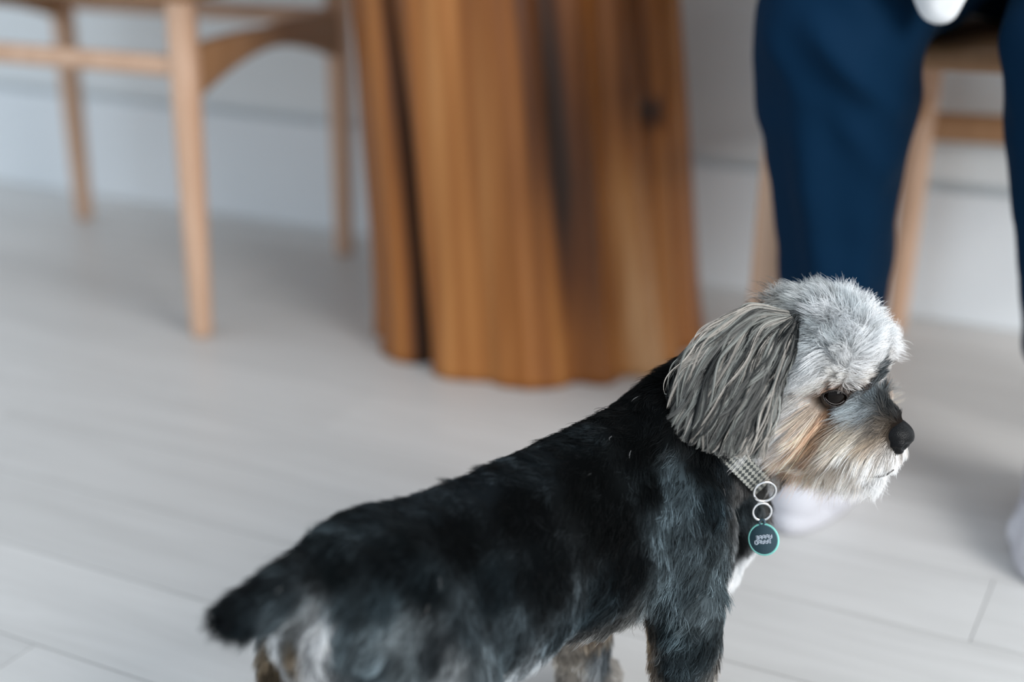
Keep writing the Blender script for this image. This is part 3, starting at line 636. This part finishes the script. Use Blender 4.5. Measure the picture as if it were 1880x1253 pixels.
def cr(a, t):
    """smooth interpolation along the first axis of a (m,...) at parameters t in 0..1"""
    m = len(a) - 1; x = np.clip(t, 0, 1) * m; i = np.minimum(x.astype(int), m - 1); w = (x - i).reshape(-1, *([1] * (a.ndim - 1)))
    p0, p1, p2, p3 = a[np.maximum(i - 1, 0)], a[i], a[i + 1], a[np.minimum(i + 2, m)]
    return .5 * (2 * p1 + (p2 - p0) * w + (2 * p0 - 5 * p1 + 4 * p2 - p3) * w ** 2 + (3 * p1 - p0 - 3 * p2 + p3) * w ** 3)
def ear_pt(u, v):
    rows = cr(EG, u)                                        # (n,5,3)
    m = 4; x = np.clip(v, 0, 1.06) * m; i = np.clip(x.astype(int), 0, m - 1); w = (x - i)[:, None]; ar = np.arange(len(u))
    p0, p1, p2, p3 = rows[ar, np.maximum(i - 1, 0)], rows[ar, i], rows[ar, i + 1], rows[ar, np.minimum(i + 2, m)]
    return .5 * (2 * p1 + (p2 - p0) * w + (2 * p0 - 5 * p1 + 4 * p2 - p3) * w ** 2 + (3 * p1 - p0 - 3 * p2 + p3) * w ** 3)
toward = -np.array(ray(1350, 700).normalized()); across = unit((EG[0, 2] - EG[4, 2])[None])[0]
def ear(parent_side):
    mir = (lambda a: a) if parent_side > 0 else (lambda a: a - 2 * ((a - np.array(HO)) @ np.array(HR))[..., None] * np.array(HR) - np.array(HU) * .022 + np.array(HF) * .006)
    r = np.random.default_rng(31)
    nu, nvv = 13, 15; gu, gv = np.meshgrid(np.linspace(0.06, .94, nu), np.linspace(0, .86, nvv), indexing='ij')
    g = ear_pt(gu.ravel(), gv.ravel())
    edge = np.minimum(np.sin(np.pi * gu.ravel() * .9 + .15), 1).clip(0, 1) * np.sin(np.pi * np.clip(gv.ravel(), .1, .82) * 1.1).clip(.2, 1)
    fr = mir(g - toward * .0035 + toward * .0015 * edge[:, None]); bk = mir(g - toward * .0035 - toward * .0025 * edge[:, None])
    vs_ = np.r_[fr, bk]; fs = []; o = nu * nvv
    for i in range(nu - 1):
        for j in range(nvv - 1):
            a, b, c, d = i * nvv + j, (i + 1) * nvv + j, (i + 1) * nvv + j + 1, i * nvv + j + 1
            fs += [(a, b, c, d), (o + a, o + d, o + c, o + b)]
    rim = [i * nvv for i in range(nu)] + [(nu - 1) * nvv + j for j in range(1, nvv)] + [i * nvv + nvv - 1 for i in range(nu - 2, -1, -1)] + [j for j in range(nvv - 2, 0, -1)]
    for a, b in zip(rim, rim[1:] + rim[:1]): fs.append((b, a, o + a, o + b))
    m_, *_ = mat('ear_leather', (.020, .021, .021), .8, .2)
    eo = MB().add(vs_, fs).build('ear', m_, dog)
    # strands
    NS = 800; n = 42000
    su = r.random(NS); sv0 = np.where(r.random(NS) < .45, r.random(NS) * .16, r.random(NS) ** 1.1 * .66); sv1 = np.minimum(sv0 + .28 + r.random(NS) * .5, 1.0 + r.normal(0, .055, NS)); sdep = r.random(NS)
    sph, sfr, sam = r.random(NS) * 6.28, 3 + 6 * r.random(NS), .0006 + .0024 * r.random(NS) ** 1.5; sdrift = r.normal(0, .07, NS)
    pal = np.array([lin(c) for c in ((172, 166, 158), (138, 139, 134), (104, 103, 100), (66, 67, 66), (26, 28, 29))]); 
    wgt = np.array([.16, .26, .26, .20, .12]); sc = r.choice(5, NS, p=wgt)
    # fairer along the top edge and white at the lower front corner
    sc = np.where((su < .14) & (r.random(NS) < .35), 0, sc); sc = np.where((su > .80) & (sv1 > .85) & (r.random(NS) < .6), 0, sc); sc = np.where((su > .82) & (sv1 < .7), 3 + (r.random(NS) < .5), sc)
    sid = r.integers(0, NS, n); K = 10; t = np.linspace(0, 1, K)
    loose = r.random(n) < .10; du = np.where(loose, r.normal(0, .035, n), r.normal(0, .009, n)); off = r.random(n)
    pts = np.empty((n, K, 3))
    v0 = np.clip(sv0[sid] + r.normal(0, .03, n), 0, .8); v1 = np.clip(sv1[sid] + r.normal(0, .035, n), v0 + .15, 1.06)
    for k in range(K):
        v = v0 + (v1 - v0) * t[k]; conv = 1.1 - .75 * math.sin(math.pi * min(1, t[k] * .62)) 
        u = np.clip(su[sid] + sdrift[sid] * t[k] + du * conv, 0, 1)
        p = ear_pt(u, v)
        wv = (sam[sid] * np.sin(sph[sid] + sfr[sid] * v * 2.2) + .0026 * np.sin(v * 8.5 + su[sid] * 9 + .6 * sph[sid])) * min(1, t[k] * 2)
        dep = .001 + .0085 * sdep[sid] * np.sin(np.pi * np.clip(v * .8 + .12, 0, 1)) + .0016 * off
        pts[:, k] = p + across * wv[:, None] + toward * dep[:, None] + np.array([0, 0, -.002]) * t[k] ** 2
    shade = np.exp(r.normal(0, .34, n))[:, None]; cc = pal[sc[sid]] * shade
    tap = np.interp(t, [0, .1, .7, 1], [.6, 1, .9, .2])
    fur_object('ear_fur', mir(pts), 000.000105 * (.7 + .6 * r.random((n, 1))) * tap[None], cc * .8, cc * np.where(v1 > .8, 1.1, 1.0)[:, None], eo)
ear(1); ear(-1)

# eyes with lids
def eyes():
    M_eye, n, l, b = mat('dark_eye', (.004, .0025, .0018), .03, .15)
    M_lid, *_ = mat('eyelid_skin', (.018, .013, .011), .35, .5)
    M_rim, *_ = mat('wet_lid_rim', (.10, .085, .08), .15, .6)
    for c, sg in ((EYE_C, 1), (EYE_M, -1)):
        ax = (HR * (.80 * sg) + HF * .55 + HU * .02).normalized()      # where the eye looks
        up = (HU - ax * HU.dot(ax)).normalized(); sd = up.cross(ax)
        rad = .0098; m = MB(); rings = []
        for i in range(1, 18):
            a = math.pi * i / 18; rings.append([c + ax * (rad * math.cos(a)) + (up * math.sin(t) + sd * math.cos(t)) * (rad * math.sin(a)) for t in [2 * math.pi * j / 28 for j in range(28)]])
        e = m.loft(rings).build('eye', M_eye, dog)
        lid = MB(); vs_, fs, idx = [], [], {}
        na, ne = 44, 44
        def pt(ia, ie):
            if (ia, ie) not in idx:
                a = math.radians(-75 + 150 * ia / na); el = math.radians(-75 + 150 * ie / ne)
                d = ax * (math.cos(a) * math.cos(el)) + sd * (math.sin(a) * math.cos(el)) + up * math.sin(el)
                x = a / math.radians(50); o_ = math.radians(29) * max(0, 1 - x * x) ** .7; gap = abs(el - math.radians(2)) - o_
                idx[(ia, ie)] = len(vs_); vs_.append(c + d * (.0101 + .0009 * math.exp(-(gap / .12) ** 2)))
            return idx[(ia, ie)]
        for ia in range(na):
            for ie in range(ne):
                a = math.radians(-75 + 150 * (ia + .5) / na); el = math.radians(-75 + 150 * (ie + .5) / ne)
                x = a / math.radians(50)
                if abs(x) < 1 and abs(el - math.radians(2)) < math.radians(29) * (1 - x * x) ** .7: continue
                fs.append((pt(ia, ie), pt(ia + 1, ie), pt(ia + 1, ie + 1), pt(ia, ie + 1)))
        lo = lid.add(vs_, fs).build('eyelid', M_lid, e)
        so = lo.modifiers.new('thick', 'SOLIDIFY'); so.thickness = .0006; so.offset = 1
        rim = []
        for k in range(15):
            x = -0.9 + 1.8 * k / 14; a = x * math.radians(50); el = math.radians(2) - math.radians(27) * (1 - x * x) ** .7
            rim.append(c + (ax * (math.cos(a) * math.cos(el)) + sd * (math.sin(a) * math.cos(el)) + up * math.sin(el)) * .0101)
        MB().tube(rim, .00022, n=6).build('lid_rim', M_rim, e)
eyes()

# nose leather with two nostrils, and the line of the mouth
def nose():
    M_nose, n, l, b = mat('black_nose_leather', (.003, .003, .0035), .34, .16)
    vo = n.new('ShaderNodeTexVoronoi'); vo.inputs['Scale'].default_value = 1300; tc = n.new('ShaderNodeTexCoord'); l.new(tc.outputs['Object'], vo.inputs['Vector'])
    bp = n.new('ShaderNodeBump'); bp.inputs['Strength'].default_value = .5; bp.inputs['Distance'].default_value = .0004; l.new(vo.outputs['Distance'], bp.inputs['Height']); l.new(bp.outputs[0], b.inputs['Normal'])
    c = NOSE; q = lambda f, r, u: c + H3 @ Vector((f * .01, r * .01, u * .01))
    me = union('nose', [('e', q(0, 0, .1), (.0140, .0128, .0105), H3), ('e', q(.45, .66, -.3), (.0090, .0066, .0074), H3), ('e', q(.45, -.66, -.3), (.0090, .0066, .0074), H3), ('c', q(.75, 0, -.3), .0052, q(.40, 0, -1.1), .0042), ('c', q(-.8, 0, .2), .0095, q(0, 0, .2), .0105)], .0009, 6)
    ns = [(q(1.25, .66, -.30), .0036), (q(1.25, -.66, -.30), .0036), (q(.75, 1.22, -.50), .0024), (q(.75, -1.22, -.50), .0024)]
    for v in me.vertices:
        for p, r_ in ns:
            d = v.co - p; dd_ = math.sqrt((d.dot(HR)) ** 2 + (d.dot(HU) * 1.15) ** 2 + (.55 * d.dot(HF)) ** 2)
            v.co -= (HF * .8 + HR * (.5 if d.dot(HR) > 0 else -.5) * 0) * (.0062 * math.exp(-(dd_ / r_) ** 2))
        g = abs((v.co - c).dot(HR)); v.co -= HF * (.0010 * math.exp(-(g / .0010) ** 2)) if (v.co - c).dot(HU) < .001 else HF * 0
    link('nose', me, M_nose, dog)
    mp = [hit(x, y) for x, y in ((1588, 866), (1600, 864), (1612, 862), (1624, 858), (1634, 852))]
    M_lip, *_ = mat('dark_lip', (.02, .015, .014), .4)
    MB().tube([p + n_ * .0060 for p, n_ in mp], [.0004, .0008, .0010, .0008, .0004], n=8).build('lip', M_lip, dog)
nose()

# ------------------------------------------------------------------ collar with rings and tag
def collar():
    root = empty('dog_collar', NC - e1 * 0); tag(root, 'grey patterned dog collar with metal rings and a round slate tag', 'collar')
    n = 96; W = .0080; vs_, fs, uv = [], [], []
    for k in range(n):
        t = 2 * math.pi * k / n; v = e1 * math.cos(t) + e2 * math.sin(t); r = band_r(t)
        for (w, h) in ((-W, 0), (-W, .0016), (W, .0016), (W, 0)):
            vs_.append(NC + v * (r + h) + e3 * w)
    for k in range(n):
        a, b = k * 4, ((k + 1) % n) * 4
        for j in range(4):
            fs.append((a + j, b + j, b + (j + 1) % 4, a + (j + 1) % 4))
    m = MB().add(vs_, fs); me = m.mesh('band')
    M_band, nn, l, b = mat('woven_collar_webbing', (.3, .3, .3), .8, .2)
    at = me.attributes.new('strap', 'FLOAT_VECTOR', 'CORNER'); dat = []
    for p in me.polygons:
        for vi in p.vertices:
            k = vi // 4; kk = k if not (k == 0 and any(x // 4 == n - 1 for x in p.vertices)) else n
            dat += [kk / n * 2 * math.pi * .049, (-W if vi % 4 < 2 else W), 0]
    at.data.foreach_set('vector', dat)
    an = nn.new('ShaderNodeAttribute'); an.attribute_name = 'strap'; mp = nn.new('ShaderNodeMapping'); mp.inputs['Rotation'].default_value = (0, 0, math.radians(45)); mp.inputs['Scale'].default_value = (1, 1, 1)
    l.new(an.outputs['Vector'], mp.inputs[0]); ck = nn.new('ShaderNodeTexChecker'); ck.inputs['Scale'].default_value = 330
    ck.inputs['Color1'].default_value = (.30, .30, .27, 1); ck.inputs['Color2'].default_value = (.045, .05, .05, 1)
    l.new(mp.outputs[0], ck.inputs['Vector']); l.new(ck.outputs['Color'], b.inputs['Base Color'])
    link('band', me, M_band, root, smooth=False)
    M_steel, *_ = mat('polished_steel', (.75, .75, .76), .18, .5, metal=1.0)
    bot = NC + e1 * (band_r(0) + .002); bd = (bot - CAM).dot(_F) - .012
    def ring(px, py, rpx, tilt, thick, mt, name, par, turn=0.0):
        c = CAM + ray(px, py) * bd; r = rpx * bd / FPX
        a = (_R * math.cos(turn) + _U * math.sin(turn)); bb_ = (_U * math.cos(turn) - _R * math.sin(turn)) * math.cos(tilt) - _F * math.sin(tilt)
        return MB().tube([c + a * (r * math.cos(t)) + bb_ * (r * math.sin(t)) for t in [2 * math.pi * k / 40 for k in range(40)]], thick, n=10, closed=True).build(name, mt, par)
    ring(1404, 903, 21, .5, .0011, M_steel, 'ring', root, .3)
    ring(1399, 940, 17, .3, .0010, M_steel, 'ring', root, .2)
    M_tag, *_ = mat('slate_tag_enamel', (.030, .062, .080), .45, .4); M_mint, *_ = mat('mint_silicone_rim', (.22, .58, .52), .5, .4); M_let, *_ = mat('pale_engraving', (.42, .48, .55), .5)
    tcn = CAM + ray(1402, 991) * bd; s = bd / FPX
    xa = (_R * .86 - _F * .5 + _U * .10).normalized(); ya = (_U - xa * _U.dot(xa)).normalized(); za = xa.cross(ya); za = za if za.dot(_F) < 0 else -za
    def disc(r, z0, z1, name, mt, par, m_=48):
        rr = []
        for (g, z) in ((.94, z0), (1, z0 + .0003), (1, z1 - .0003), (.96, z1)):
            rr.append([tcn + xa * (r * g * math.cos(2 * math.pi * k / m_)) + ya * (r * g * math.sin(2 * math.pi * k / m_)) + za * z for k in range(m_)])
        return MB().loft(rr).build(name, mt, par)
    tg = disc(27 * s, -.0008, .0010, 'tag', M_tag, root)
    MB().tube([tcn + xa * (28 * s * math.cos(t)) + ya * (28 * s * math.sin(t)) for t in [2 * math.pi * k / 48 for k in range(48)]], .0009, n=8, closed=True).build('tag_rim', M_mint, tg)
    lo = tcn + ya * (31 * s)
    MB().tube([lo + xa * (5 * s * math.cos(t)) + ya * (5 * s * math.sin(t)) for t in [2 * math.pi * k / 24 for k in range(24)]], .0011, n=8, closed=True).build('tag_loop', M_tag, tg)
    # two rows of small worn letters
    m = MB(); lr = random.Random(5)
    for row in range(2):
        for g in range(5):
            ox = (-15 + g * 6.6 + (-1.5 if row else 1)) * s; oy = (3.4 - row * 8.6 + g * .55) * s; w, h = 4.6 * s, 6.4 * s
            strokes = lr.sample([(0, 0, 0, 1), (1, 0, 1, 1), (0, 0, 1, 0), (0, 1, 1, 1), (0, .5, 1, .5)], 4)
            for (x0, y0, x1, y1) in strokes:
                p0 = tcn + xa * (ox + x0 * w) + ya * (oy + (y0 - .5) * h) + za * .0011; p1 = tcn + xa * (ox + x1 * w) + ya * (oy + (y1 - .5) * h) + za * .0011
                m.tube([p0, p1], .00042, n=6)
    m.build('lettering', M_let, tg)
collar()
